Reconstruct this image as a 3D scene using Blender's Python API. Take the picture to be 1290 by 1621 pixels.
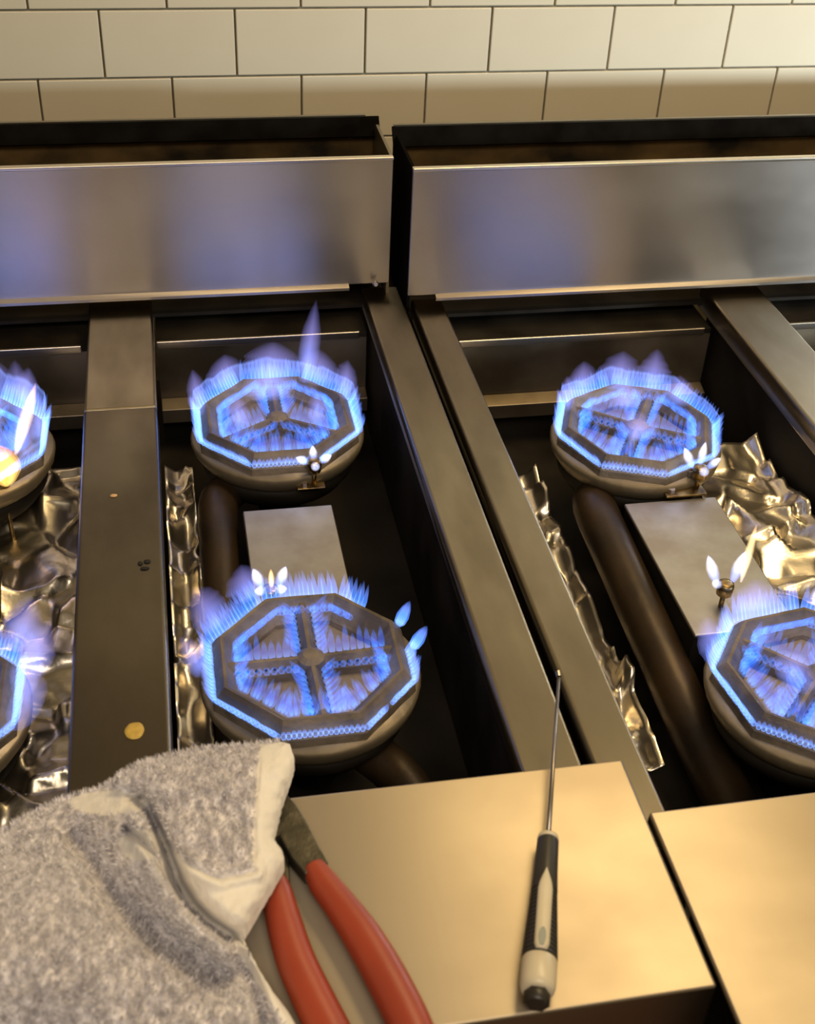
import bpy, math, random
from mathutils import Vector, Matrix, noise as mn

for o in list(bpy.data.objects): bpy.data.objects.remove(o)
scene = bpy.context.scene
COL = scene.collection
R = random.Random(7)

# ------------------------------------------------------------------ camera
F, IW, IH = 1973.8, 1290, 1621
CAM = Vector((-0.2456, -0.0017, 0.6254))
yaw, pitch, roll = 0.2121, -0.6403, 0.0510
fw = Vector((math.sin(yaw)*math.cos(pitch), math.cos(yaw)*math.cos(pitch), math.sin(pitch)))
rt = fw.cross(Vector((0, 0, 1))).normalized(); up = rt.cross(fw)
rt, up = (math.cos(roll)*rt + math.sin(roll)*up, -math.sin(roll)*rt + math.cos(roll)*up)
cam_d = bpy.data.cameras.new('camera'); cam = bpy.data.objects.new('camera', cam_d); COL.objects.link(cam)
cam.matrix_world = Matrix(((rt.x, up.x, -fw.x, CAM.x), (rt.y, up.y, -fw.y, CAM.y), (rt.z, up.z, -fw.z, CAM.z), (0, 0, 0, 1)))
cam_d.sensor_fit = 'HORIZONTAL'; cam_d.sensor_width = 36; cam_d.lens = F/IW*36
cam_d.clip_start = 0.02; cam_d.clip_end = 50
cam_d.dof.use_dof = True; cam_d.dof.focus_distance = 1.12; cam_d.dof.aperture_fstop = 16
scene.camera = cam
scene.cycles.transparent_max_bounces = 64

def P(px, py, z):                      # the point at height z seen at a pixel of the photograph
    v = rt*((px-IW/2)/F) + up*(-(py-IH/2)/F) + fw
    return CAM + v*((z-CAM.z)/v.z)
def PY(px, py, y):                     # the same on a plane of constant depth y
    v = rt*((px-IW/2)/F) + up*(-(py-IH/2)/F) + fw
    return CAM + v*((y-CAM.y)/v.y)

# ------------------------------------------------------------------ world, lamps, exposure
w = bpy.data.worlds.new('world'); scene.world = w; w.use_nodes = True
bg = w.node_tree.nodes['Background']; bg.inputs[0].default_value = (1.0, 0.80, 0.53, 1); bg.inputs[1].default_value = 0.22
def area(name, loc, target, sx, sy, power, colour):
    l = bpy.data.lights.new(name, 'AREA'); l.shape = 'RECTANGLE'; l.size = sx; l.size_y = sy; l.energy = power; l.color = colour
    o = bpy.data.objects.new(name, l); COL.objects.link(o); o.location = loc
    o.rotation_euler = (Vector(target)-Vector(loc)).to_track_quat('-Z', 'Y').to_euler(); return o
area('hood_lamp', (0.45, 0.95, 1.35), (0.25, 0.85, 0), 0.9, 0.3, 12.5, (1.0, 0.74, 0.38))
area('ceiling_lamp', (-0.3, -0.9, 1.75), (0, 0.6, 0), 1.2, 0.6, 22, (1.0, 0.86, 0.70))
area('window_daylight', (2.7, -0.9, 0.44), (1.35, 1.5, 0.15), 0.8, 0.22, 26, (0.76, 0.89, 1.0)).data.spread = math.radians(56)
vs = scene.view_settings
vs.view_transform = 'Standard'; vs.look = 'None'; vs.gamma = 1; vs.exposure = 0.0; vs.use_curve_mapping = False

# ------------------------------------------------------------------ materials
def nodes(name):
    m = bpy.data.materials.new(name); m.use_nodes = True; nt = m.node_tree
    b = nt.nodes.get('Principled BSDF'); return m, nt, b
def N(nt, t, **kw):
    n = nt.nodes.new(t)
    for k, v in kw.items(): setattr(n, k, v)
    return n
def mat(name, col, rough=0.5, metal=0.0, col2=None, nscale=20, nstretch=(1, 1, 1), bump=0.0, bscale=None, aniso=None, rough2=None, lo=0.35, hi=0.65, coat=0, spec=None):
    m, nt, b = nodes(name); L = nt.links.new
    b.inputs['Base Color'].default_value = (*col, 1); b.inputs['Roughness'].default_value = rough; b.inputs['Metallic'].default_value = metal
    if spec is not None: b.inputs['Specular IOR Level'].default_value = spec
    if coat: b.inputs['Coat Weight'].default_value = coat; b.inputs['Coat Roughness'].default_value = .1
    tc = N(nt, 'ShaderNodeTexCoord'); mp = N(nt, 'ShaderNodeMapping'); mp.inputs['Scale'].default_value = nstretch
    L(tc.outputs['Object'], mp.inputs['Vector'])
    if col2 or rough2 is not None:
        nz = N(nt, 'ShaderNodeTexNoise'); nz.inputs['Scale'].default_value = nscale; nz.inputs['Detail'].default_value = 5
        L(mp.outputs[0], nz.inputs['Vector'])
        cr = N(nt, 'ShaderNodeValToRGB'); cr.color_ramp.elements[0].position = lo; cr.color_ramp.elements[1].position = hi
        cr.color_ramp.elements[0].color = (*col, 1); cr.color_ramp.elements[1].color = (*(col2 or col), 1)
        L(nz.outputs['Fac'], cr.inputs[0]); L(cr.outputs[0], b.inputs['Base Color'])
        if rough2 is not None:
            mr = N(nt, 'ShaderNodeMapRange'); mr.inputs[1].default_value = lo; mr.inputs[2].default_value = hi; mr.inputs[3].default_value = rough; mr.inputs[4].default_value = rough2
            L(nz.outputs['Fac'], mr.inputs[0]); L(mr.outputs[0], b.inputs['Roughness'])
    if bump:
        nb = N(nt, 'ShaderNodeTexNoise'); nb.inputs['Scale'].default_value = bscale or nscale; nb.inputs['Detail'].default_value = 6
        L(mp.outputs[0], nb.inputs['Vector']); bp = N(nt, 'ShaderNodeBump'); bp.inputs['Strength'].default_value = bump; bp.inputs['Distance'].default_value = .002
        L(nb.outputs['Fac'], bp.inputs['Height']); L(bp.outputs[0], b.inputs['Normal'])
    if aniso:
        b.inputs['Anisotropic'].default_value = .8; b.inputs['Anisotropic Rotation'].default_value = .25
        tg = N(nt, 'ShaderNodeTangent'); tg.direction_type = 'RADIAL'; tg.axis = aniso; L(tg.outputs[0], b.inputs['Tangent'])
    return m

M = {}
M['tile'] = mat('glazed_cream_tile', (.60, .53, .39), .16, 0, (.56, .49, .35), 6, bump=.08, bscale=9)
M['grout'] = mat('dark_grout', (.12, .10, .06), .9, 0, (.18, .15, .09), 60)
M['steel_x'] = mat('brushed_steel_riser', (.45, .40, .345), .33, 1, (.49, .44, .385), 7, (1, 1, 1.6), aniso='Z', rough2=.38)
M['steel_ledge'] = mat('brushed_steel_ledge', (.44, .37, .27), .42, 1, (.40, .33, .235), 7, (1, 1.4, 1), aniso='Y', rough2=.5)
M['steel_y'] = mat('brushed_steel_rail', (.33, .285, .21), .34, 1, (.27, .23, .165), 9, (3, 1, 3), aniso='X', rough2=.46)
M['steel_dark'] = mat('dark_steel_divider', (.20, .170, .130), .30, 1, (.125, .103, .074), 6, (2, 1, 1), aniso='X', rough2=.45)  # darker brown steel for the front piece of the left dividers
M['steel_edge'] = mat('worn_steel_edge', (.72, .64, .52), .3, 1)
M['plate'] = mat('grey_bridge_plate', (.46, .44, .42), .36, 1, (.34, .31, .28), 22, rough2=.5)
M['soot'] = mat('sooty_black_steel', (.008, .006, .004), .55, 0, (.022, .017, .011), 14, rough2=.75, bump=.3, spec=.18)
M['matteblack'] = mat('matte_black_steel', (.003, .0025, .002), 1.0, 0, (.006, .005, .004), 30, spec=.02)  # near-black and matte, for the riser flange and left end panels
M['flue'] = mat('burnt_brown_flue', (.014, .010, .005), .6, 0, (.17, .10, .03), 9, (1, 1, 1.5), rough2=.7, spec=.2)
M['shelf'] = mat('greasy_brown_shelf', (.17, .135, .085), .34, .85, (.30, .245, .165), 11, rough2=.5)
M['iron'] = mat('brown_cast_iron', (.10, .078, .052), .55, .35, (.25, .20, .135), 34, bump=.6, bscale=160, rough2=.75)
M['bowl'] = mat('tan_burner_bowl', (.30, .245, .155), .40, .6, (.19, .15, .09), 16, bump=.35, bscale=90, rough2=.6)
M['darkiron'] = mat('sooty_cast_iron', (.020, .015, .010), .5, .2, (.07, .052, .032), 18, bump=.4, bscale=90, rough2=.7)
M['tube'] = mat('rusty_venturi_tube', (.055, .032, .013), .42, .4, (.020, .013, .008), 12, bump=.3, bscale=60)
M['foil'] = mat('crumpled_foil', (.80, .72, .58), .27, 1, (.62, .55, .43), 18, rough2=.36, bump=.3, bscale=60)
M['brass'] = mat('greasy_brass', (.42, .30, .12), .35, 1, (.12, .08, .04), 80)
M['redgrip'] = mat('red_rubber_grip', (.36, .055, .022), .42, 0, (.30, .045, .02), 24, bump=.12, bscale=40)
M['plier'] = mat('dark_plier_steel', (.055, .05, .035), .42, .7, (.12, .105, .075), 60, bump=.3, bscale=150)
M['black'] = mat('black_plastic', (.022, .018, .013), .4, 0, (.03, .025, .018), 40)
M['ivory'] = mat('ivory_plastic', (.66, .58, .42), .35, 0, (.60, .52, .36), 30)
M['greygreen'] = mat('grey_green_plastic', (.23, .25, .22), .4)
M['rod'] = mat('thin_steel_rod', (.32, .28, .24), .35, 1)
M['yellow'] = mat('yellow_grease', (.62, .42, .09), .45, 0, (.50, .33, .06), 200)
M['crumb'] = mat('tan_crumb', (.65, .42, .2), .7)
M['char'] = mat('burnt_crumb', (.01, .008, .006), .8)
M['floor'] = mat('red_brown_floor', (.16, .07, .045), .5, 0, (.12, .055, .035), 8)
M['cabinet'] = mat('cabinet_steel', (.42, .40, .36), .38, 1, aniso='Z')

def flame_mat(name, cols, strength):
    """gas flame: emits along its length, clear gas elsewhere"""
    m, nt, b = nodes(name); L = nt.links.new; nt.nodes.remove(b)
    out = nt.nodes['Material Output']
    at = N(nt, 'ShaderNodeAttribute'); at.attribute_name = 'along'
    cr = N(nt, 'ShaderNodeValToRGB'); e = cr.color_ramp.elements
    while len(e) < len(cols): e.new(.5)
    for el, (pos, c) in zip(e, cols): el.position = pos; el.color = (*c, 1)
    em = N(nt, 'ShaderNodeEmission'); em.inputs[1].default_value = strength
    tr = N(nt, 'ShaderNodeBsdfTransparent'); ad = N(nt, 'ShaderNodeAddShader')
    L(at.outputs['Fac'], cr.inputs[0]); L(cr.outputs[0], em.inputs[0]); L(em.outputs[0], ad.inputs[0]); L(tr.outputs[0], ad.inputs[1]); L(ad.outputs[0], out.inputs[0])
    m.cycles.emission_sampling = 'NONE'
    return m
M['jet'] = flame_mat('gas_flame_outer', [(0, (.03, .07, .22)), (.12, (.20, .40, 1.0)), (.35, (.07, .22, .82)), (.65, (.09, .17, .60)), (1, (0, 0, 0))], .55)
M['jet_in'] = flame_mat('gas_flame_inner', [(0, (.01, .03, .12)), (.12, (.05, .18, .66)), (.45, (.003, .045, .36)), (.75, (.02, .08, .36)), (1, (0, 0, 0))], .5)
M['curtain'] = flame_mat('gas_flame_curtain', [(0, (.02, .05, .18)), (.4, (.025, .06, .24)), (.72, (.08, .14, .46)), (.86, (.16, .25, .72)), (1, (0, 0, 0))], .75)
M['wisp'] = flame_mat('lavender_flame_wisp', [(0, (.03, .05, .17)), (.25, (.075, .095, .30)), (.55, (.06, .055, .15)), (1, (0, 0, 0))], .24)
M['pilot'] = flame_mat('white_pilot_flame', [(0, (.06, .12, .5)), (.3, (.22, .30, .75)), (.6, (.75, .75, .85)), (.9, (.6, .62, .85)), (1, (.1, .15, .4))], .2)
M['spike'] = flame_mat('yellow_flame_spike', [(0, (.3, .22, .25)), (.3, (.9, .66, .36)), (.8, (.8, .48, .2)), (1, (.1, .03, 0))], .2)
M['orange'] = flame_mat('orange_flame', [(0, (1.0, .62, .16)), (.45, (1.0, .60, .12)), (.8, (.8, .28, .03)), (1, (.15, .03, 0))], .26)

# ------------------------------------------------------------------ builders
def T(o, label=None, cat=None, group=None, kind=None):
    for k, v in (('label', label), ('category', cat), ('group', group), ('kind', kind)):
        if v: o[k] = v
    return o
def empty(name, loc, label, cat, group=None):
    o = bpy.data.objects.new(name, None); COL.objects.link(o); o.location = loc; o.empty_display_size = .05
    return T(o, label, cat, group)
def link(name, verts, faces, m, parent=None, smooth=False, attr=None, local=False, bevel=0, seg=2):
    me = bpy.data.meshes.new(name); me.from_pydata([tuple(v) for v in verts], [], faces); me.update()
    if attr:
        for an, vals in attr.items():
            a = me.attributes.new(an, 'FLOAT', 'POINT'); a.data.foreach_set('value', vals)
    if smooth: me.polygons.foreach_set('use_smooth', [True]*len(me.polygons))
    me.materials.append(M[m] if isinstance(m, str) else m)
    o = bpy.data.objects.new(name, me); COL.objects.link(o)
    if parent is not None:
        o.parent = parent
        if not local:
            q = parent; off = Vector((0, 0, 0))
            while q is not None: off += q.location; q = q.parent if q.parent is not None and q.matrix_parent_inverse == Matrix() else None
            o.matrix_parent_inverse = Matrix.Translation(-off)
    if bevel:
        b = o.modifiers.new('bevel', 'BEVEL'); b.width = bevel; b.segments = seg; b.limit_method = 'ANGLE'; b.angle_limit = math.radians(40)
        me.polygons.foreach_set('use_smooth', [True]*len(me.polygons))
        wn = o.modifiers.new('wn', 'WEIGHTED_NORMAL'); wn.keep_sharp = False
    return o
def boxv(x0, x1, y0, y1, z0, z1):
    v = [(x, y, z) for z in (z0, z1) for y in (y0, y1) for x in (x0, x1)]
    f = [(0, 2, 3, 1), (4, 5, 7, 6), (0, 1, 5, 4), (2, 6, 7, 3), (0, 4, 6, 2), (1, 3, 7, 5)]
    return v, f
def box(name, x0, x1, y0, y1, z0, z1, m, parent=None, bevel=0, seg=2, local=False):
    v, f = boxv(x0, x1, y0, y1, z0, z1); return link(name, v, f, m, parent, bevel=bevel, seg=seg, local=local)
def prism_x(name, prof, x0, x1, m, parent=None, bevel=0, seg=2):   # profile in (y, z), extruded along x
    n = len(prof); v = [(x0, y, z) for y, z in prof]+[(x1, y, z) for y, z in prof]
    f = [tuple(range(n))[::-1], tuple(range(n, 2*n))]+[(i, (i+1) % n, n+(i+1) % n, n+i) for i in range(n)]
    # orientation is fixed below by area sign
    s = sum(prof[i][0]*prof[(i+1) % n][1]-prof[(i+1) % n][0]*prof[i][1] for i in range(n))
    if s < 0: f = [t[::-1] for t in f]
    return link(name, v, f, m, parent, bevel=bevel, seg=seg)
def sweep(pts, rad, sides=12, flat=1.0, upv=Vector((0, 0, 1)), caps=True):
    pts = [Vector(p) for p in pts]; V = []; Fc = []
    for i, p in enumerate(pts):
        t = (pts[min(i+1, len(pts)-1)]-pts[max(i-1, 0)]).normalized()
        u = upv if abs(t.dot(upv)) < .95 else Vector((0, 1, 0))
        s = t.cross(u).normalized(); q = s.cross(t).normalized()
        r = rad[i] if hasattr(rad, '__len__') else rad
        for k in range(sides):
            a = 2*math.pi*k/sides; V.append(p+s*(r*math.cos(a))+q*(r*flat*math.sin(a)))
    for i in range(len(pts)-1):
        for k in range(sides):
            a = i*sides+k; b = i*sides+(k+1) % sides; Fc.append((a, b, b+sides, a+sides))
    if caps: Fc.append(tuple(range(sides))[::-1]); Fc.append(tuple(range(len(V)-sides, len(V))))
    return V, Fc
def smoothpath(pts, n=6):
    pts = [Vector(p) for p in pts]; out = []
    for i in range(len(pts)-1):
        p0 = pts[max(i-1, 0)]; p1 = pts[i]; p2 = pts[i+1]; p3 = pts[min(i+2, len(pts)-1)]
        for k in range(n):
            t = k/n
            out.append(.5*((2*p1)+(p2-p0)*t+(2*p0-5*p1+4*p2-p3)*t*t+(3*p1-p0-3*p2+p3)*t**3))
    out.append(pts[-1]); return out
def lerps(vals, n=6):
    out = []
    for i in range(len(vals)-1): out += [vals[i]+(vals[i+1]-vals[i])*k/n for k in range(n)]
    return out+[vals[-1]]
class Jets:
    """collects flame tongues into one mesh with an 'along' attribute"""
    def __init__(s): s.v = []; s.f = []; s.a = []
    def add(s, base, d, length, wid, prof=((0, .35), (.15, .85), (.4, 1), (.7, .72), (.9, .35), (1, .05)), sides=6, bend=Vector((0, 0, 0)), flat=1.0, wide=None):
        d = d.normalized(); ref = wide if wide is not None else (Vector((0, 0, 1)) if abs(d.z) < .9 else Vector((1, 0, 0)))
        u = (ref-d*ref.dot(d)).normalized() if wide is not None else d.cross(ref).normalized()
        q = d.cross(u); o = len(s.v)
        for t, r in prof:
            c = base+d*(length*t)+bend*(t*t*length)
            for k in range(sides):
                a = 2*math.pi*k/sides; s.v.append(c+(u*math.cos(a)+q*(flat*math.sin(a)))*(wid*r)); s.a.append(t)
        for i in range(len(prof)-1):
            for k in range(sides):
                a = o+i*sides+k; b = o+i*sides+(k+1) % sides; s.f.append((a, b, b+sides, a+sides))
    def soft(s, *a, shells=(1, .78, .56, .34), **k):          # nested tongues: thicker gas glows more, edges fade
        a = list(a); w0 = a[3]
        for q in shells: a[3] = w0*q; s.add(*a, **k)
    def build(s, name, m, parent, local=True, kind=None):
        o = link(name, s.v, s.f, m, parent, smooth=True, attr={'along': s.a}, local=local)
        if kind: o['kind'] = kind
        return o

# ------------------------------------------------------------------ setting
YW, ZA, XT, TP, TH = 1.513, 0.1438, -0.0007, 0.154, 0.0775
wall = box('wall_back', -2.2, 2.6, YW+.004, YW+.12, -.90, 1.9, 'grout'); T(wall, 'cream glazed brick-bond tile wall behind the gas ranges', kind='structure')
tv, tf = boxv(-TP/2+.0011, TP/2-.0011, 0, .009, .0011, TH-.0011)
tile0 = None
for r in range(-3, 9):
    for c in range(-8, 13):
        x = XT+TP/2+c*TP+(TP/2 if r % 2 else 0)
        if tile0 is None:
            o = tile0 = link('tile', tv, tf, 'tile', bevel=.0012)
        else:
            o = tile0.copy(); COL.objects.link(o)
        o.parent = wall; o.location = (x, YW-.001+R.uniform(-.0003, .0003), ZA+r*TH)
        o.rotation_euler = (R.uniform(-.002, .002), 0, R.uniform(-.002, .002))
T(box('floor', -2.2, 2.6, -3, YW+.12, -.95, -.90, 'floor'), 'dark red-brown kitchen floor under the ranges', kind='structure')

# ------------------------------------------------------------------ ranges
ZT, ZB = .154, .014
def build_range(label, x0, x1, rx0, rx1, yr, yb, yl0, yl1, dividers, wd, wr, lx0, lx1, inner_side, joint=True):
    rg = empty('gas_range', ((x0+x1)/2, (yl0+yb)/2, -.9), label, 'gas range', 'gas ranges side by side')
    # riser: an open-topped flue box
    rf = box('riser_front_panel', rx0, rx1, yr, yr+.004, ZB, ZT, 'steel_x', rg, .0012)
    box('riser_top_edge', rx0, rx1, yr-.0004, yr+.007, ZT-.003, ZT+.001, 'steel_edge', rf, .001)
    prism_x('riser_bottom_lip', [(yr-.006, ZB-.004), (yr-.006, ZB-.001), (yr+.004, ZB+.003), (yr+.012, ZB+.003), (yr+.012, ZB-.004)], rx0+.03, rx1-.045 if inner_side > 0 else rx1, 'steel_x', rg)
    box('riser_back_panel', rx0, rx1, yb-.003, yb, -.05, ZT+.001, 'flue', rg)
    prism_x('riser_back_flange', [(yb-.016, ZT-.014), (yb-.014, ZT-.016), (yb-.001, ZT-.001), (yb-.001, ZT+.003), (yb-.004, ZT+.003)], rx0-.002, rx1+.003, 'matteblack', rg)
    box('riser_back_edge', rx0, rx1-.012, yb-.0035, yb+.001, ZT+.0032, ZT+.005, 'steel_y', rg)
    box('riser_baffle', rx0+.004, rx1-.004, yr+.05, yr+.085, ZT-.11, ZT-.075, 'flue', rg)
    for xe in (rx0, rx1-.003):
        prism_x('riser_end_panel', [(yr+.004, ZB-.02), (yr+.004, ZT), (yb-.02, ZT), (yb-.003, ZT-.014), (yb-.003, ZB-.02)], xe, xe+.003, 'matteblack' if xe == rx0 else 'shelf', rg)
    box('riser_floor', rx0+.004, rx1-.004, yr+.004, yb-.003, ZB-.03, ZB-.026, 'soot', rg)
    # side rails and dividers
    y0 = yl1-.03
    for a, b in ((x0, x0+wr), (x1-wr, x1)):
        prism = box('side_rail', a, b, y0, yr+.02, -.022, 0, 'steel_y', rg, .003, 3)
        box('side_wall', a+.001 if a == x0 else a+.004, b-.004 if a == x0 else b-.001, y0, yb, -.155, -.022, 'soot', rg)
    xs = [x0+wr]
    for xd in dividers:
        box('divider_rear', xd-wd/2+.0006, xd+wd/2-.0006, 1.013+(yr-1.213), yr+.02, -.026, -.0012, 'steel_y', rg, .003, 3) if joint else None
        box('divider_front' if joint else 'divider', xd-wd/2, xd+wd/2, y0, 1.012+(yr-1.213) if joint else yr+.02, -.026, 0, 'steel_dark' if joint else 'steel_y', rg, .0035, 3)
        box('divider_web', xd-wd/2+.006, xd+wd/2-.006, y0, yr, -.155, -.027, 'soot', rg)
        xs += [xd-wd/2, xd+wd/2]
    xs.append(x1-wr)
    # shelf at the back of each well, front wall
    for i in range(0, len(xs), 2):
        a, b = xs[i]+.001, xs[i+1]-.001
        ys = yr-.030
        rs = box('rear_shelf', a, b, ys, yb-.01, -.034, -.028, 'soot', rg)  # coloured soot-black: stands in for the darkness its top reflects
        box('shelf_nosing', a, b-.008, ys-.002, ys+.002, -.035, -.0265, 'steel_edge', rs, .001)
        box('shelf_face', a, b, ys, ys+.006, -.098, -.034, 'shelf', rg)
        prism_x('shelf_foot', [(ys-.018, -.118), (ys-.018, -.101), (ys-.001, -.096), (ys-.001, -.118)], a, b, 'shelf', rg, .001)
        box('well_back', a, b, ys+.006, ys+.012, -.155, -.098, 'soot', rg)
        box('well_front', a, b, y0-.01, y0, -.155, -.001, 'soot', rg)
    box('drip_tray', x0+.004, x1-.004, y0, yb-.01, -.160, -.155, 'soot', rg)
    # landing ledge
    prism_x('landing_ledge', [(yl0, -.10), (yl0, .035), (yl1, .035), (yl1, .0005), (yl1-.004, .0005), (yl1-.004, .031), (yl0+.004, .031), (yl0+.004, -.10)], lx0, lx1, 'steel_ledge', rg, .0045 , 4)
    box('control_panel', x0+.002, x1-.002, yl0+.012, yl0+.016, -.23, -.02, 'cabinet', rg)
    box('cabinet_body', x0+.002, x1-.002, yl0+.03, yb, -.78, -.162, 'cabinet', rg, .003)
    for a in (x0+.06, x1-.06):
        for b in (yl0+.09, yb-.06):
            v, f = sweep([(a, b, -.782), (a, b, -.80), (a, b, -.80), (a, b, -.88), (a, b, -.88), (a, b, -.9)], [.03, .03, .017, .015, .022, .022], 14)
            link('leg', v, f, 'cabinet', rg)
    return rg, xs
DYR = -.033
rgL, xsL = build_range('left gas range, its ledge carrying the towel and tools, grease spot on its divider', -.915, -.004, -.913, -.017, 1.213, 1.33, .338, .499, [-.61, -.305], .067, .041, -.915, .009, 1)
rgR, xsR = build_range('right gas range set slightly forward, its ledge at the bottom right corner', .0045, 1.09, -.003, 1.085, 1.180, 1.297, .295, .456, [.3725, .735], .067, .034, .0115, 1.09, 0, False)
v, f = sweep([PY(594, 449, 1.206)+Vector((0, 0, 0)), PY(594, 449, 1.206)+Vector((0, -.004, .001))], [.0035, .0022], 10); link('screw', v, f, 'steel_edge', rgL)
# bridge plates between front and back burners
def bridge(rg, x0, x1, y0, y1, zt):
    p = box('bridge_plate', x0, x1, y0, y1, zt-.004, zt, 'plate', rg, .0015)
    box('bridge_skirt', x0+.002, x1-.002, y0+.004, y1, -.154, zt-.004, 'soot', rg)
    return p
bridge(rgL, -.202, -.121, .745, .905, -.05)
bridge(rgR, .147, .237, .690, .872, -.05)
bridge(rgL, -.50, -.415, .745, .905, -.05)

# ------------------------------------------------------------------ aluminium foil lining the wells
def foil(label, x0, x1, y0, y1, zb, seed, amp=.012):
    g = .0036; nx, ny = max(6, round((x1-x0)/g)), max(6, round((y1-y0)/g)); V = []; Fc = []
    rr = random.Random(seed); ox, oy = (x0+x1)/2, (y0+y1)/2; cs = .034; seeds = {}
    def cell(i, j):                                              # one flat facet of the crumpled sheet: centre, tilt, height
        if (i, j) not in seeds: seeds[i, j] = ((i+rr.random())*cs, (j+rr.random())*cs, rr.gauss(0, .26), rr.gauss(0, .26), rr.uniform(-.25, .25)*amp)
        return seeds[i, j]
    for j in range(ny+1):
        for i in range(nx+1):
            x = x0+(x1-x0)*i/nx; y = y0+(y1-y0)*j/ny
            p = Vector((x*24, y*24, seed*7.3)); wx = x+.011*mn.noise(p); wy = y+.011*mn.noise(p+Vector((5, 9, 2)))
            ci, cj = math.floor(wx/cs), math.floor(wy/cs); cand = []
            for di in (-1, 0, 1):
                for dj in (-1, 0, 1):
                    c = cell(ci+di, cj+dj); cand.append((math.hypot(wx-c[0], wy-c[1]), c))
            m0 = min(c[0] for c in cand); ws = zs = 0
            for d, c in cand:
                w_ = math.exp(-(d-m0)/.0016); ws += w_; zs += w_*(c[4]+c[2]*(wx-c[0])+c[3]*(wy-c[1]))
            z = zs/ws+amp*.5*mn.noise(p*.35)+.0016*abs(mn.noise(p*2.2))
            e = min(i, nx-i); z += .010*max(0, 1-e/3)
            V.append((x-ox, y-oy, max(z+amp*.3, -.006)))
    for j in range(ny):
        for i in range(nx):
            a = j*(nx+1)+i; Fc.append((a, a+1, a+nx+2, a+nx+1))
    o = link('foil_sheet', V, Fc, 'foil'); o.location = (ox, oy, zb)
    o.data.polygons.foreach_set('use_smooth', [True]*len(o.data.polygons))
    s = o.modifiers.new('thickness', 'SOLIDIFY'); s.thickness = .0006
    return T(o, label, 'foil', 'aluminium foil lining the wells')
foil('crumpled aluminium foil left of the grey divider with the yellow spot', -.572, -.341, .50, 1.07, -.108, 1, .018)
foil('crumpled aluminium foil in the well just right of the grey divider', -.2705, -.243, .50, 1.05, -.108, 2, .016)
foil('narrow crumpled foil between the right range rail and the rusty tube', .060, .108, .62, 1.02, -.128, 3, .016)
foil('large bright crumpled foil beside the back right burner', .240, .338, .45, 1.00, -.092, 4, .02)

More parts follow.
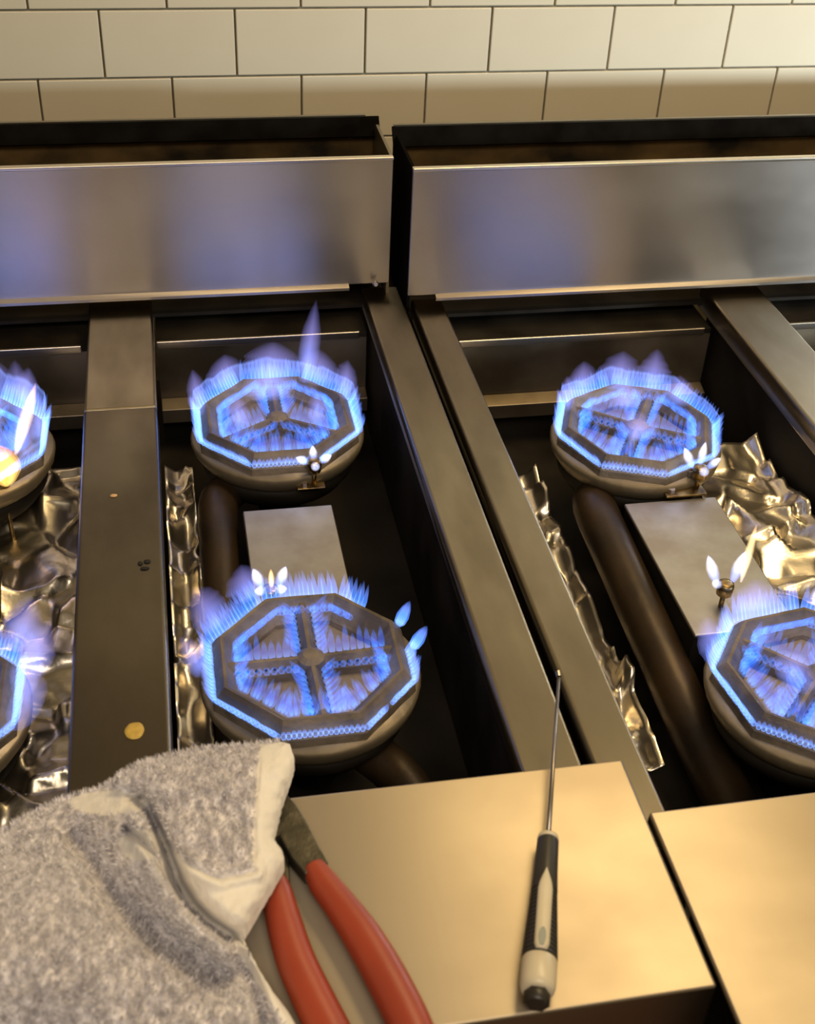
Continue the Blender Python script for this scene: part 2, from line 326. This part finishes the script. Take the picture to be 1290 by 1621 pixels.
# ------------------------------------------------------------------ burners
def burner(label, cx, cy, rot, spokes, seed, zr=-.020, tube=None, wind=0.0, wisps=(), skip=(), hscale=1.0, light=True, blue=1.0, curtain=None, blobs=()):
    rr = random.Random(seed); base = -.154
    b = empty('gas_burner', (cx, cy, base), label, 'gas burner', 'lit cast iron burners'); H = zr-base
    # bowl and riser stem
    def turn(name, prof, m_, S=44):
        V = []; Fc = []
        for r, z in prof:
            for k in range(S): a = 2*math.pi*k/S; e = .0012*mn.noise(Vector((math.cos(a)*3, math.sin(a)*3, z*60+seed))); V.append(((r+e)*math.cos(a), (r+e)*math.sin(a), z+e))
        for i in range(len(prof)-1):
            for k in range(S): a = i*S+k; c = i*S+(k+1) % S; Fc.append((a, c, c+S, a+S))
        Fc.append(tuple(range(S))[::-1]); Fc.append(tuple(range(len(V)-S, len(V))))
        return link(name, V, Fc, m_, b, smooth=True, local=True)
    turn('bowl', [(.016, 0), (.020, .004), (.022, H-.085), (.045, H-.072), (.066, H-.064), (.074, H-.052), (.076, H-.040), (.060, H-.038)], 'soot')
    turn('rim_plate', [(.072, H-.0415), (.0775, H-.038), (.0825, H-.030), (.0840, H-.023), (.082, H-.0195), (.060, H-.0195)], 'bowl')
    # octagonal ridge ring
    pr = [(.0815, -.021), (.0805, -.013), (.0745, -.0035), (.0715, 0), (.0690, -.0005), (.0665, -.004), (.0560, -.016), (.0550, -.021)]
    V = []; Fc = []; n = len(pr); sub = 6
    ang = [math.radians(rot)+math.pi/8+k*math.pi/4 for k in range(8)]
    for k in range(8):
        for t in range(sub):
            a0, a1 = ang[k], ang[k]+math.pi/4; u = t/sub
            ux = (1-u)*math.cos(a0)+u*math.cos(a1); uy = (1-u)*math.sin(a0)+u*math.sin(a1)
            for r, z in pr:
                jj = .0005*mn.noise(Vector((ux*r*200, uy*r*200, z*200+seed)))
                V.append((ux*(r+jj), uy*(r+jj), H+z+jj))
    m = 8*sub
    for i in range(m):
        for j in range(n-1):
            a = i*n+j; c = ((i+1) % m)*n+j; Fc.append((a, c, c+1, a+1))
    ring = link('burner_ring', V, Fc, 'iron', b, local=True)
    # spokes and hub
    for s in spokes:
        a = math.radians(s); d = Vector((math.cos(a), math.sin(a), 0)); q = Vector((-d.y, d.x, 0)); V = []
        for r, wv in ((.004, .0075), (.062, .0085)):
            for off, z in ((-1, -.020), (-.9, -.013), (-.18, -.0035), (.18, -.0035), (.9, -.013), (1, -.020)):
                p = d*r+q*(off*wv); V.append((p.x, p.y, H+z))
        Fc = [(j, j+6, j+7, j+1) for j in range(5)]+[(0, 1, 2, 3, 4, 5), (11, 10, 9, 8, 7, 6)]
        sp = link('burner_spoke', V, [t[::-1] for t in Fc], 'iron', b, local=True)
        for sd in (-1, 1):                                        # gas ports along both flanks
            PV = []; PF = []
            for k in range(7):
                c = d*(.014+k*.0068)+q*(sd*.0056)+Vector((0, 0, H-.0082)); o0 = len(PV)
                nrm = (q*sd*.8+Vector((0, 0, .6))).normalized(); e1 = d; e2 = nrm.cross(d)
                for h in range(8):
                    an = h*math.pi/4; PV.append(c+nrm*.0006+(e1*math.cos(an)+e2*math.sin(an))*.0013)
                PF.append(tuple(range(o0, o0+8)))
            po = link('port_row', PV, PF, 'char', sp, local=True); po['kind'] = 'stuff'
    hv, hf = sweep([(0, 0, H-.02), (0, 0, H-.004), (0, 0, H-.001)], [.012, .0105, .006], 12); link('hub', hv, hf, 'iron', b, local=True)
    # flames
    outj, inj = Jets(), Jets()
    per = 16
    for k in range(8):
        a0, a1 = ang[k], ang[k]+math.pi/4
        for t in range(per):
            u = (t+.5)/per; ux = (1-u)*math.cos(a0)+u*math.cos(a1); uy = (1-u)*math.sin(a0)+u*math.sin(a1)
            am = (a0+a1)/2; nd = Vector((math.cos(am), math.sin(am), 0))
            pd = math.degrees(math.atan2(uy, ux)) % 360
            if any(lo <= pd <= hi for lo, hi in skip): continue
            p = Vector((ux*.0785, uy*.0785, H-.011))
            ln = rr.uniform(.0150, .0185)*hscale*(.86+.22*math.sin(math.radians(pd)))
            d = nd*.62+Vector((0, 0, .85))+Vector((rr.uniform(-.05, .05), rr.uniform(-.05, .05), 0))
            outj.add(p, d, ln, rr.uniform(.0021, .0027), bend=Vector((0, 0, .35))+Vector((-1, .3, .2))*wind*rr.uniform(.5, 1.2))
            if t % 4 != 3:
                p = Vector((ux*.0615, uy*.0615, H-.008)); ln = rr.uniform(.013, .020)*hscale
                inj.add(p, -nd*.7+Vector((0, 0, .75)), ln, rr.uniform(.0026, .0036), bend=Vector((0, 0, .25)))
    for s in spokes:
        a = math.radians(s); d0 = Vector((math.cos(a), math.sin(a), 0)); q = Vector((-d0.y, d0.x, 0))
        for sd in (-1, 1):
            for k in range(9):
                p = d0*(.012+k*.0055)+q*(sd*.006)+Vector((0, 0, H-.010))
                inj.add(p, q*sd*.75+Vector((0, 0, .7)), rr.uniform(.012, .019)*hscale, rr.uniform(.0024, .0032), bend=Vector((0, 0, .3)))
    for an in blobs:                                              # lone fat tongues where ports are clogged
        a = math.radians(an); nd = Vector((math.cos(a), math.sin(a), 0)); j = Jets()
        j.soft(nd*.079+Vector((0, 0, H-.011)), nd*.45+Vector((0, 0, .9)), .024, .0052, sides=10, shells=(1, .7)); j.build('flame_tongue', 'jet', b)
    outj.build('outer_flames', 'jet', b, kind='stuff'); inj.build('inner_flames', 'jet_in', b, kind='stuff')
    if curtain:
        V, Fc, A = [], [], []; ns, nz_ = 120, 8
        for i in range(ns+1):
            an = math.radians(curtain[0]+(curtain[1]-curtain[0])*i/ns)
            k = round((an-ang[0]-math.pi/8)/(math.pi/4)); am = ang[0]+math.pi/8+k*math.pi/4
            ro = .0785*math.cos(math.pi/8)/math.cos(an-am)
            hh = curtain[2]*(1+.35*mn.noise(Vector((an*2.2, seed, 0)))+.12*mn.noise(Vector((an*9, seed, 3))))*min(1, .25+3*min(i/ns, 1-i/ns))
            for j in range(nz_+1):
                t = j/nz_; r = ro+.010*math.sin(t*1.5)-.004*t*t; V.append((r*math.cos(an), r*math.sin(an), H-.010+hh*t)); A.append(t)
        for i in range(ns):
            for j in range(nz_): a = i*(nz_+1)+j; Fc.append((a, a+nz_+1, a+nz_+2, a+1))
        link('flame_curtain', V, Fc, 'curtain', b, smooth=True, attr={'along': A}, local=True)
    for (ax, r, ln, wd_, lean) in wisps:
        a = math.radians(ax); j = Jets()
        p = Vector((math.cos(a)*r, math.sin(a)*r, H-.002))
        prf = [(i/12, max(.03, math.sin(math.pi*min(1, .18+.82*i/12))**.8*(1+.25*mn.noise(Vector((i*.6, ax, seed)))))) for i in range(13)]
        j.soft(p, Vector((lean[0], lean[1], 1)), ln, wd_, prof=prf, sides=12, flat=.5, wide=Vector((-math.sin(a), math.cos(a), 0)), shells=(1, .88, .76, .64, .52, .4, .28, .15))
        j.build('flame_wisp', 'wisp', b)
    if tube:
        v, f = sweep([Vector(t)-Vector((cx, cy, base)) for t in smoothpath(tube[0])], lerps(tube[1]), 16); link('venturi_tube', v, f, 'tube', b, smooth=True, local=True)
    if light:
        l = bpy.data.lights.new('flame_light', 'POINT'); l.energy = .03*blue; l.color = (.45, .55, 1.0); l.shadow_soft_size = .05
        lo = bpy.data.objects.new('flame_light', l); COL.objects.link(lo); lo.parent = b; lo.location = (0, 0, H+.03)
    return b
WB1 = [(90, .066, .042, .030, (.1, .1)), (60, .066, .085, .011, (.18, .25)), (130, .070, .036, .024, (0, .2)), (170, .074, .046, .018, (-.1, .1)), (20, .073, .040, .018, (.1, .1)), (50, .070, .036, .024, (.1, .2)), (100, .030, .038, .026, (0, .2)), (200, .04, .03, .02, (0, .2)), (340, .04, .03, .02, (0, .2))]
burner('lit burner at the back of the left range, right of the grey divider', -.159, 1.018, 0, [90, 212, 328], 11, wisps=WB1, hscale=1.1, curtain=(-25, 205, .024),
       tube=([(-.205, .99, -.085), (-.222, .95, -.075), (-.226, .85, -.074), (-.228, .76, -.086), (-.230, .68, -.108), (-.230, .49, -.118)], [.018, .019, .017, .016, .016, .016]))
burner('lit burner at the front of the left range above the grey towel', -.167, .681, 0, [2, 90, 180, 272], 12, wisps=[(150, .076, .040, .020, (-.5, .3)), (185, .08, .035, .016, (-.5, .2)), (120, .08, .03, .018, (-.2, .4))],
       tube=([(-.13, .65, -.095), (-.10, .60, -.10), (-.095, .49, -.10)], [.018, .017, .016]), skip=[(4, 47), (308, 316)], wind=.12, blobs=(24, 4))
burner('lit burner at the back of the right range above the bracketed pilot', .187, .962, 24, [60, 180-38, 240, 330], 13, wisps=[(90, .066, .040, .024, (.1, .2)), (125, .07, .036, .022, (0, .2)), (60, .066, .044, .016, (.1, .25)), (150, .07, .034, .016, (-.1, .2)), (100, .03, .032, .024, (0, .2)), (250, .03, .03, .02, (0, .2)), (30, .06, .03, .02, (0, .2))], hscale=1.05, curtain=(-15, 215, .022),
       tube=([(.150, .93, -.09), (.130, .90, -.072), (.126, .80, -.072), (.130, .70, -.086), (.140, .60, -.112), (.150, .44, -.118)], [.019, .021, .020, .020, .020, .020]))
burner('lit burner cut off by the right edge of the photo', .212, .610, 8, [45, 135, 225, 315], 14, wisps=[(160, .08, .036, .02, (-.3, .2)), (110, .075, .03, .024, (0, .3)), (300, .03, .03, .02, (0, .1)), (200, .03, .03, .02, (0, .1))], hscale=1.1, wind=.05)
burner('lit burner cut off by the left edge of the photo, with orange flame', -.453, 1.015, 0, [60, 150, 240, 330], 15, wisps=[(20, .06, .06, .026, (0, .2)), (60, .05, .062, .03, (0, .2)), (350, .074, .05, .016, (.1, .1)), (330, .07, .045, .016, (0, .2)), (10, .03, .05, .03, (0, .2)), (300, .05, .05, .02, (0, .2)), (40, .075, .04, .016, (.2, .1))], hscale=1.25, curtain=(-60, 210, .034))
burner('burner beyond the left edge whose blue flame shows over the foil', -.455, .676, 0, [0, 90, 180, 270], 16, wisps=[(10, .086, .044, .020, (.45, .3)), (340, .086, .042, .022, (.35, -.1)), (30, .085, .042, .022, (.4, .4)), (355, .080, .055, .02, (.25, .1))], hscale=1.2)

# ------------------------------------------------------------------ pilot lights
def pilot(label, px, py, zt, zb, flames, bracket=None, mats='pilot'):
    p = P(px, py, zt); b = empty('pilot_light', (p.x, p.y, zb), label, 'pilot light', 'pilot lights'); H = zt-zb
    v, f = sweep([(0, 0, 0), (0, 0, H-.012)], .0022, 10); link('gas_tube', v, f, 'brass', b, smooth=True, local=True)
    v, f = sweep([(0, 0, H-.013), (0, 0, H-.012), (0, 0, H-.004), (0, 0, H-.001), (0, 0, H)], [.0035, .0065, .0072, .0066, .004], 14); link('pilot_head', v, f, 'brass', b, smooth=True, local=True)
    if bracket:
        x0, x1, y0, y1 = bracket
        bf = box('bracket_foot', x0, x1, y0, y1, .0005, .0025, 'brass', b, .0006, local=True)
        box('bracket_arm', -.008, .004, .006, .0075, .001, H-.010, 'iron', b, .0005, local=True)
        v, f = sweep([(x0+.007, (y0+y1)/2, .002), (x0+.007, (y0+y1)/2, .006)], [.0042, .0032], 6); link('bracket_screw', v, f, 'steel_edge', bf, local=True)
    for (d, ln, wd_, mt, off) in flames:
        j = Jets(); j.soft(Vector((off[0], off[1], H-.003+(off[2] if len(off) > 2 else 0))), Vector(d), ln, wd_, prof=((0, .25), (.12, .6), (.35, .95), (.55, 1), (.75, .75), (.9, .4), (1, .05)), sides=12, shells=(1, .85, .7, .55, .4))
        j.build('flame', mt, b)
    return b
pilot('pilot with a flower of white flames at the front of the left back burner', 497, 728, -.022, -.052,
      [((1, .1, .5), .014, .0042, 'pilot', (.004, 0)), ((-1, .1, .5), .014, .0042, 'pilot', (-.004, 0)), ((0, -.8, .35), .014, .0042, 'pilot', (0, -.004)), ((0, .5, .8), .014, .004, 'pilot', (0, .003))], (-.016, .010, -.006, .004))
pilot('pilot on a slotted bracket at the front of the right back burner', 1110, 738, -.022, -.048,
      [((-.5, .2, 1), .024, .0046, 'pilot', (-.007, .002)), ((.1, .1, 1), .026, .004, 'pilot', (0, .004)), ((1, .1, .8), .016, .0042, 'pilot', (.006, 0)), ((-.15, -.8, .5), .014, .0046, 'pilot', (0, -.004))], (-.034, .006, -.012, .002))
pilot('pilot with two pale flames behind the left front burner', 428, 930, -.024, -.05,
      [((-.35, .2, 1), .019, .0046, 'pilot', (-.0065, .004)), ((.4, .2, 1), .019, .0046, 'pilot', (.0065, .004)), ((0, .1, 1), .020, .0026, 'spike', (.001, .001)), ((-.6, -.2, .2), .011, .0042, 'pilot', (-.003, 0)), ((.6, -.2, .2), .011, .0042, 'pilot', (.003, 0))])
pilot('pilot with tall white and yellow flames behind the right-edge burner', 1150, 922, -.024, -.05,
      [((-.4, .2, 1), .030, .005, 'pilot', (-.007, .002)), ((.3, .2, 1), .030, .0052, 'pilot', (.006, .002)), ((.32, .5, 1), .050, .0036, 'spike', (.014, .002)), ((-.9, -.2, .6), .012, .004, 'pilot', (-.004, 0))])
pilot('pilot with a glowing orange ball of flame at the left edge', 2, 752, -.028, -.154,
      [((0, .1, 1), .040, .0150, 'orange', (.004, -.006, -.004)), ((.4, .3, 1), .07, .006, 'spike', (.012, .02, .01))])

# ------------------------------------------------------------------ small residues on the divider
def blob(name, p, rx, ry, h, m, label, cat, seed):
    V = []; Fc = []; n = 18
    for t, k in ((1, 0), (.94, .55), (.6, .95), (0.05, 1)):
        for i in range(n):
            a = 2*math.pi*i/n; q = 1+.14*mn.noise(Vector((math.cos(a)*1.7, math.sin(a)*1.7, seed)))
            V.append((rx*t*q*math.cos(a), ry*t*q*math.sin(a), h*k))
    for j in range(3):
        for i in range(n): Fc.append((j*n+i, j*n+(i+1) % n, (j+1)*n+(i+1) % n, (j+1)*n+i))
    Fc.append(tuple(range(3*n, 4*n)))
    o = link(name, V, Fc, m, smooth=True); o.location = p; return T(o, label, cat)
blob('grease_spot', P(213, 1157, 0.0002), .0066, .0078, .0012, 'yellow', 'round yellow grease spot on the grey divider', 'grease spot', 1)
blob('tan_crumb', P(180, 785, 0.0002), .0030, .0018, .0014, 'crumb', 'tiny tan crumb on the grey divider near the back', 'crumb', 2)
for k, (px, py, a, b_) in enumerate([(233, 889, .0028, .0022), (222, 892, .0020, .0024), (229, 900, .0036, .0018)]):
    o = blob('burnt_crumb', P(px, py, 0.0002), a, b_, .0012, 'char', ['black burnt crumb on the divider, the upper right of three', 'black burnt crumb on the divider, leftmost of three', 'black burnt crumb on the divider, lowest of three'][k], 'crumb', 3+k); o['group'] = 'burnt crumbs on the divider'

# ------------------------------------------------------------------ red-handled pliers
LZ = .0352
pc = P(470, 1420, LZ)
pl = empty('pliers', (pc.x, pc.y, LZ), 'red-handled steel pliers lying on the ledge with jaws under the grey towel', 'pliers')
def grip(pts, rad):
    pth = [P(x, y, LZ+.0115) for x, y in pts]; V, Fc = sweep(smoothpath(pth, 8), lerps(rad, 8), 18, .92); return link('grip', V, Fc, 'redgrip', pl, smooth=True)
grip([(497, 1372), (512, 1398), (538, 1432), (572, 1480), (610, 1545), (650, 1625), (672, 1690), (678, 1760)], [.0062, .0085, .0092, .0105, .0112, .0112, .0108, .0085])
grip([(434, 1396), (440, 1420), (452, 1468), (470, 1525), (500, 1590), (530, 1650), (560, 1720), (575, 1770)], [.0072, .0088, .0098, .0104, .0108, .0108, .0105, .008])
def bar(name, pts, wid, th, z, m):
    V = []; Fc = []; pth = [P(x, y, z) for x, y in pts]
    for i, p in enumerate(pth):
        t = (pth[min(i+1, len(pth)-1)]-pth[max(i-1, 0)]).normalized(); s = t.cross(Vector((0, 0, 1))).normalized()
        for a, b_ in ((-1, -1), (1, -1), (1, 1), (-1, 1)): V.append(p+s*(a*wid[i])+Vector((0, 0, b_*th)))
    for i in range(len(pth)-1):
        for k in range(4): Fc.append((i*4+k, i*4+(k+1) % 4, i*4+4+(k+1) % 4, i*4+4+k))
    Fc.append((3, 2, 1, 0)); n = len(V); Fc.append((n-4, n-3, n-2, n-1))
    return link(name, V, Fc, m, pl, bevel=.0012)
bar('lever', [(502, 1384), (482, 1355), (461, 1315), (446, 1290), (430, 1270), (412, 1248), (400, 1222)], [.0075, .0088, .0092, .0090, .0085, .007, .004], .0052, LZ+.0098, 'plier')
bar('lever', [(437, 1408), (434, 1385), (432, 1350), (425, 1318), (416, 1285), (402, 1255), (388, 1225)], [.0078, .0085, .009, .0095, .0085, .007, .004], .0042, LZ+.0050, 'plier')
v, f = sweep([P(432, 1325, LZ+.009), P(432, 1325, LZ+.009)+Vector((0, 0, .0075))], .006, 16); link('rivet', v, f, 'plier', pl)

# ------------------------------------------------------------------ probe tool
AZ = LZ+.0098
def ax(px, py): return P(px, py, AZ)
E0, E1 = ax(849, 1590), ax(868, 1322)
axd = (E1-E0).normalized(); Ltot = (E1-E0).length
tl = empty('pick_tool', (E0.x, E0.y, LZ), 'black and ivory pen-shaped pick tool with a long thin steel shaft on the ledge', 'pick tool')
side = axd.cross(Vector((0, 0, 1))).normalized(); upn = side.cross(axd)
def turned(name, prof, m, sides=20):
    V, Fc = sweep([E0+axd*(t*Ltot) for t, r in prof], [r for t, r in prof], sides); return link(name, V, Fc, m, tl, smooth=True)
turned('end_nut', [(-.005, .0055), (0, .0068), (.07, .0070), (.075, .0062)], 'black', 6)
turned('end_cap', [(.06, .0070), (.07, .0088), (.10, .0096), (.23, .0096), (.238, .0090)], 'ivory')
hp = [(.234, .0088), (.242, .0096)]
t = .25
while t < .62:
    r = .0096-(t-.25)*.0062
    hp += [(t, r), (t+.006, r), (t+.008, r-.0007), (t+.018, r-.0007), (t+.020, r)]; t += .026
hp += [(.64, .0074), (.75, .0068), (.95, .0063), (.965, .0060)]
hd = turned('handle', hp, 'black')
turned('collar', [(.962, .0060), (.968, .0064), (.990, .0058), (1.0, .0034)], 'ivory')
V = []; Fc = []; nn = 16
for k in range(nn+1):                                           # pocket clip along the top
    u = k/nn; t = .245+.49*u; wv = .0040*(1-.0*u)*(1 if u < .72 else max(.12, math.cos((u-.72)/.28*1.5)))*(1 if u > .06 else .75)
    rr_ = .0098-(max(0, t-.25))*.0066
    c = E0+axd*(t*Ltot)
    for s_, h_ in ((-1, -.001), (-1, .0004), (-.6, .0014), (.6, .0014), (1, .0004), (1, -.001)): V.append(c+side*(s_*wv)+upn*(rr_+h_-.0003))
for k in range(nn):
    for j in range(5): a = k*6+j; Fc.append((a, a+1, a+7, a+6))
Fc += [(5, 4, 3, 2, 1, 0), tuple(range(len(V)-6, len(V)))]
clip = link('clip', V, Fc, 'ivory', tl, smooth=True)
V, Fc = [], []
for k in range(16):
    a = 2*math.pi*k/16; c = E0+axd*((.305+.052*math.sin(a))*Ltot)+side*(.0019*math.cos(a))+upn*(.0108)
    V.append(c)
for k in range(16): V.append(V[k]+upn*.0006)
Fc = [tuple(range(16, 32))]+[(k, (k+1) % 16, 16+(k+1) % 16, 16+k) for k in range(16)]
link('clip_stud', V, Fc, 'greygreen', clip)
tip = P(885, 1068, AZ+.002)
V, Fc = sweep([E0+axd*Ltot*.99, E0.lerp(tip, .5)*0+(E1+tip)/2, tip], [.0015, .00125, .0011], 10); link('shaft', V, Fc, 'rod', tl, smooth=True)
V, Fc = sweep([tip-axd*.002, tip+axd*.002+Vector((-.001, 0, .001))], [.0018, .0018], 10); link('tip', V, Fc, 'rod', tl)

# ------------------------------------------------------------------ grey towel
OUT_L = [(440, 1174), (400, 1179), (345, 1182), (310, 1187), (260, 1197), (222, 1208), (190, 1226), (165, 1246), (128, 1256), (90, 1268), (40, 1292), (0, 1318), (-60, 1352), (-90, 1400), (-100, 1500), (-100, 1720)]
OUT_R = [(440, 1173), (458, 1176), (466, 1200), (460, 1222), (446, 1262), (437, 1300), (431, 1325), (446, 1345), (450, 1360), (436, 1385), (415, 1420), (395, 1455), (381, 1478), (392, 1500), (410, 1535), (432, 1570), (455, 1600), (478, 1640), (500, 1720)]
def xat(line, y):
    for (xa, ya), (xb, yb) in zip(line, line[1:]):
        if ya <= y <= yb: return xa+(xb-xa)*(y-ya)/max(1e-6, yb-ya)
    return line[-1][0] if y > line[-1][1] else line[0][0]
def pdist(p, line):
    best = 1e9; sg = 1; tt = 0
    for i, (a, b_) in enumerate(zip(line, line[1:])):
        ab = (b_[0]-a[0], b_[1]-a[1]); L2 = ab[0]**2+ab[1]**2; t = max(0, min(1, ((p[0]-a[0])*ab[0]+(p[1]-a[1])*ab[1])/L2))
        dx, dy = p[0]-a[0]-ab[0]*t, p[1]-a[1]-ab[1]*t; d = math.hypot(dx, dy)
        if d < best: best = d; sg = 1 if ab[0]*dy-ab[1]*dx > 0 else -1; tt = (i+t)/(len(line)-1)
    return best, sg, tt
CR1 = [(215, 1258), (232, 1276), (250, 1315), (268, 1360), (284, 1400), (301, 1432), (328, 1458), (360, 1480)]
CR2 = [(200, 1312), (222, 1326), (245, 1354), (262, 1385), (276, 1405), (296, 1428)]
VAL = [(125, 1330), (180, 1410), (234, 1466), (290, 1505), (345, 1545)]
VAL2 = [(372, 1490), (388, 1530), (402, 1565), (420, 1625), (430, 1700)]
HEMF = [(222, 1270), (243, 1300), (268, 1338), (300, 1368), (346, 1390), (402, 1378)]
HEMV = [(412, 1160), (408, 1220), (402, 1300), (399, 1378)]
RIM = OUT_R[1:]
sm = lambda a, b_, x: (lambda t: t*t*(3-2*t))(max(0, min(1, (x-a)/(b_-a))))
def towel_h(px, py):
    dl, _, _ = pdist((px, py), OUT_L[:13]); dr, _, _ = pdist((px, py), RIM)
    d = min(dl, dr)
    c1, s1, t1 = pdist((px, py), CR1)
    flap = s1 < 0 and py < 1500 and not (px < 215 and py > 1258)           # right of the main crease: the folded-over end
    z = .0475+.010*(1-math.exp(-d/14))
    lump = math.exp(-(((px-60)/210)**2+((py-1520)/170)**2))
    body = (.050*sm(0, 130, d)*lump+.012*sm(0, 70, dl))*(1 if not flap else .25)
    z += body
    if flap: z += .010*sm(0, 40, c1)+.008
    else: z += .022*math.exp(-((c1-24)/18)**2)*sm(0, .25, t1)
    z -= .046*math.exp(-(c1/9)**2)*sm(0, .15, t1+.05)
    c2, s2, t2 = pdist((px, py), CR2); z -= .026*math.exp(-(c2/7)**2); 
    v, sv, tv_ = pdist((px, py), VAL); z -= .034*math.exp(-(v/30)**2)
    v2, _, _ = pdist((px, py), VAL2); z -= .020*math.exp(-(v2/14)**2)
    hf, hs, th = pdist((px, py), HEMF)
    if flap: z += .0035*math.exp(-((hf-10)/8)**2)-.003*math.exp(-(hf/3.5)**2)
    hv, _, _ = pdist((px, py), HEMV)
    if flap and py < 1380: z -= .0025*math.exp(-(hv/4)**2)
    q = Vector((px*.02, py*.02, 0)); z += .0035*mn.noise(q)+.0016*mn.noise(q*3.1)
    return max(z, .0545 if dr < 60 and 1200 < py < 1420 else .039)
def is_hem(px, py):
    c1, s1, t1 = pdist((px, py), CR1); _, hs, _ = pdist((px, py), HEMF); _, vs_, _ = pdist((px, py), HEMV)
    flap = s1 < 0 and py < 1500 and not (px < 215 and py > 1258)
    if flap and py < 1384 and px > xat(HEMV, py): return 1.0
    if flap and hs > 0: return 1.0
    if not flap and py > 1470:
        if px > xat(OUT_R, py)-17: return 1.0
    e = ((px-172)/62)**2+((py-1271)/19)**2
    if e < 1: return .8
    e = ((px-222)/34)**2+((py-1338)/24)**2
    if e < 1: return .7
    return 0.0
NX, rows = 150, [1174.5+(i/165)**1.0*(1716-1174.5) for i in range(166)]
V, Fc, HA = [], [], []
for y in rows:
    a, b_ = xat(OUT_L, y), xat(OUT_R, y)
    for i in range(NX+1):
        x = a+(b_-a)*i/NX
        jx = 1.5*mn.noise(Vector((y*.15, 3, 0))) if i in (0, NX) else 0
        V.append(P(x+jx, y, towel_h(x, y))); HA.append(is_hem(x, y))
for j in range(len(rows)-1):
    for i in range(NX): a = j*(NX+1)+i; Fc.append((a, a+NX+1, a+NX+2, a+1))
ntop = len(V)
loop = [i for i in range(NX+1)]+[j*(NX+1)+NX for j in range(1, len(rows))]+[(len(rows)-1)*(NX+1)+i for i in range(NX-1, -1, -1)]+[j*(NX+1) for j in range(len(rows)-2, 0, -1)]
for i in loop: p = V[i]; V.append(Vector((p.x, p.y, max(.0362, p.z-.010)))); HA.append(HA[i])
nl = len(loop)
for k in range(nl): Fc.append((loop[k], loop[(k+1) % nl], ntop+(k+1) % nl, ntop+k))
def towel_mat():
    m, nt, b = nodes('grey_terry_cloth'); L = nt.links.new
    at = N(nt, 'ShaderNodeAttribute'); at.attribute_name = 'hem'
    tc = N(nt, 'ShaderNodeTexCoord'); mp = N(nt, 'ShaderNodeMapping'); mp.inputs['Scale'].default_value = (1, .45, 1); L(tc.outputs['Object'], mp.inputs[0])
    nz = N(nt, 'ShaderNodeTexNoise'); nz.inputs['Scale'].default_value = 210; nz.inputs['Detail'].default_value = 3; L(mp.outputs[0], nz.inputs[0])
    cr = N(nt, 'ShaderNodeValToRGB'); cr.color_ramp.elements[0].position = .38; cr.color_ramp.elements[1].position = .66
    cr.color_ramp.elements[0].color = (.36, .335, .355, 1); cr.color_ramp.elements[1].color = (.90, .86, .86, 1); L(nz.outputs['Fac'], cr.inputs[0])
    mx = N(nt, 'ShaderNodeMix', data_type='RGBA'); mx.inputs[7].default_value = (.88, .83, .74, 1)
    L(at.outputs['Fac'], mx.inputs[0]); L(cr.outputs[0], mx.inputs[6]); L(mx.outputs[2], b.inputs['Base Color'])
    b.inputs['Roughness'].default_value = .95; b.inputs['Sheen Weight'].default_value = .3
    bp = N(nt, 'ShaderNodeBump'); bp.inputs['Strength'].default_value = .7; bp.inputs['Distance'].default_value = .002; L(nz.outputs['Fac'], bp.inputs['Height']); L(bp.outputs[0], b.inputs['Normal'])
    return m
M['terry'] = towel_mat()
tp = P(200, 1450, LZ)
tw = empty('terry_towel', (tp.x, tp.y, LZ), 'crumpled grey terry towel with ivory hem in the bottom left corner', 'towel')
cl = link('cloth', V, Fc, 'terry', tw, smooth=True, attr={'hem': HA})
M['fibre'] = mat('terry_fibres', (.50, .47, .485), .9, 0, (.90, .86, .86), 300)
FV, FF = [], []
rr = random.Random(5)
def fibre(px, py, ln, edge=False):
    z = towel_h(px, py); p = P(px, py, z); g = 3
    n = (P(px+g, py, towel_h(px+g, py))-p).cross(P(px, py-g, towel_h(px, py-g))-p)
    if n.length < 1e-12: return
    n.normalize(); 
    if n.z < 0: n = -n
    d = (n*.55+Vector((rr.uniform(-.5, .5), rr.uniform(-.7, .4), rr.uniform(0, .4)))).normalized()
    if edge: d = (Vector((-.2+rr.uniform(-.5, .5), rr.uniform(.3, 1), rr.uniform(.1, .8)))).normalized()
    s = d.cross(Vector((rr.gauss(0, 1), rr.gauss(0, 1), rr.gauss(0, 1)))).normalized()*rr.uniform(.0003, .0006); o = len(FV)
    FV.extend([p-s-n*.0004, p+s-n*.0004, p+d*ln*.6+s*.7+Vector((0, 0, -.0002)), p+d*ln]); FF.extend([(o, o+1, o+2), (o, o+2, o+3)])
cnt = 0
while cnt < 15000:
    y = rr.uniform(1176, 1640); a, b_ = xat(OUT_L, y), xat(OUT_R, y); x = rr.uniform(max(a, -30), b_)
    if is_hem(x, y) > .5 or pdist((x, y), CR1)[0] < 11 or pdist((x, y), CR2)[0] < 8: continue
    fibre(x, y, rr.uniform(.0018, .0042)); cnt += 1
for i in range(900):
    k = rr.uniform(0, 11.8); i0 = int(k); (xa, ya), (xb, yb) = OUT_L[i0], OUT_L[i0+1]; u = k-i0
    fibre(xa+(xb-xa)*u+2, ya+(yb-ya)*u+2, rr.uniform(.002, .005), True)
fo = link('terry_pile', FV, FF, 'fibre', cl); fo['kind'] = 'stuff'
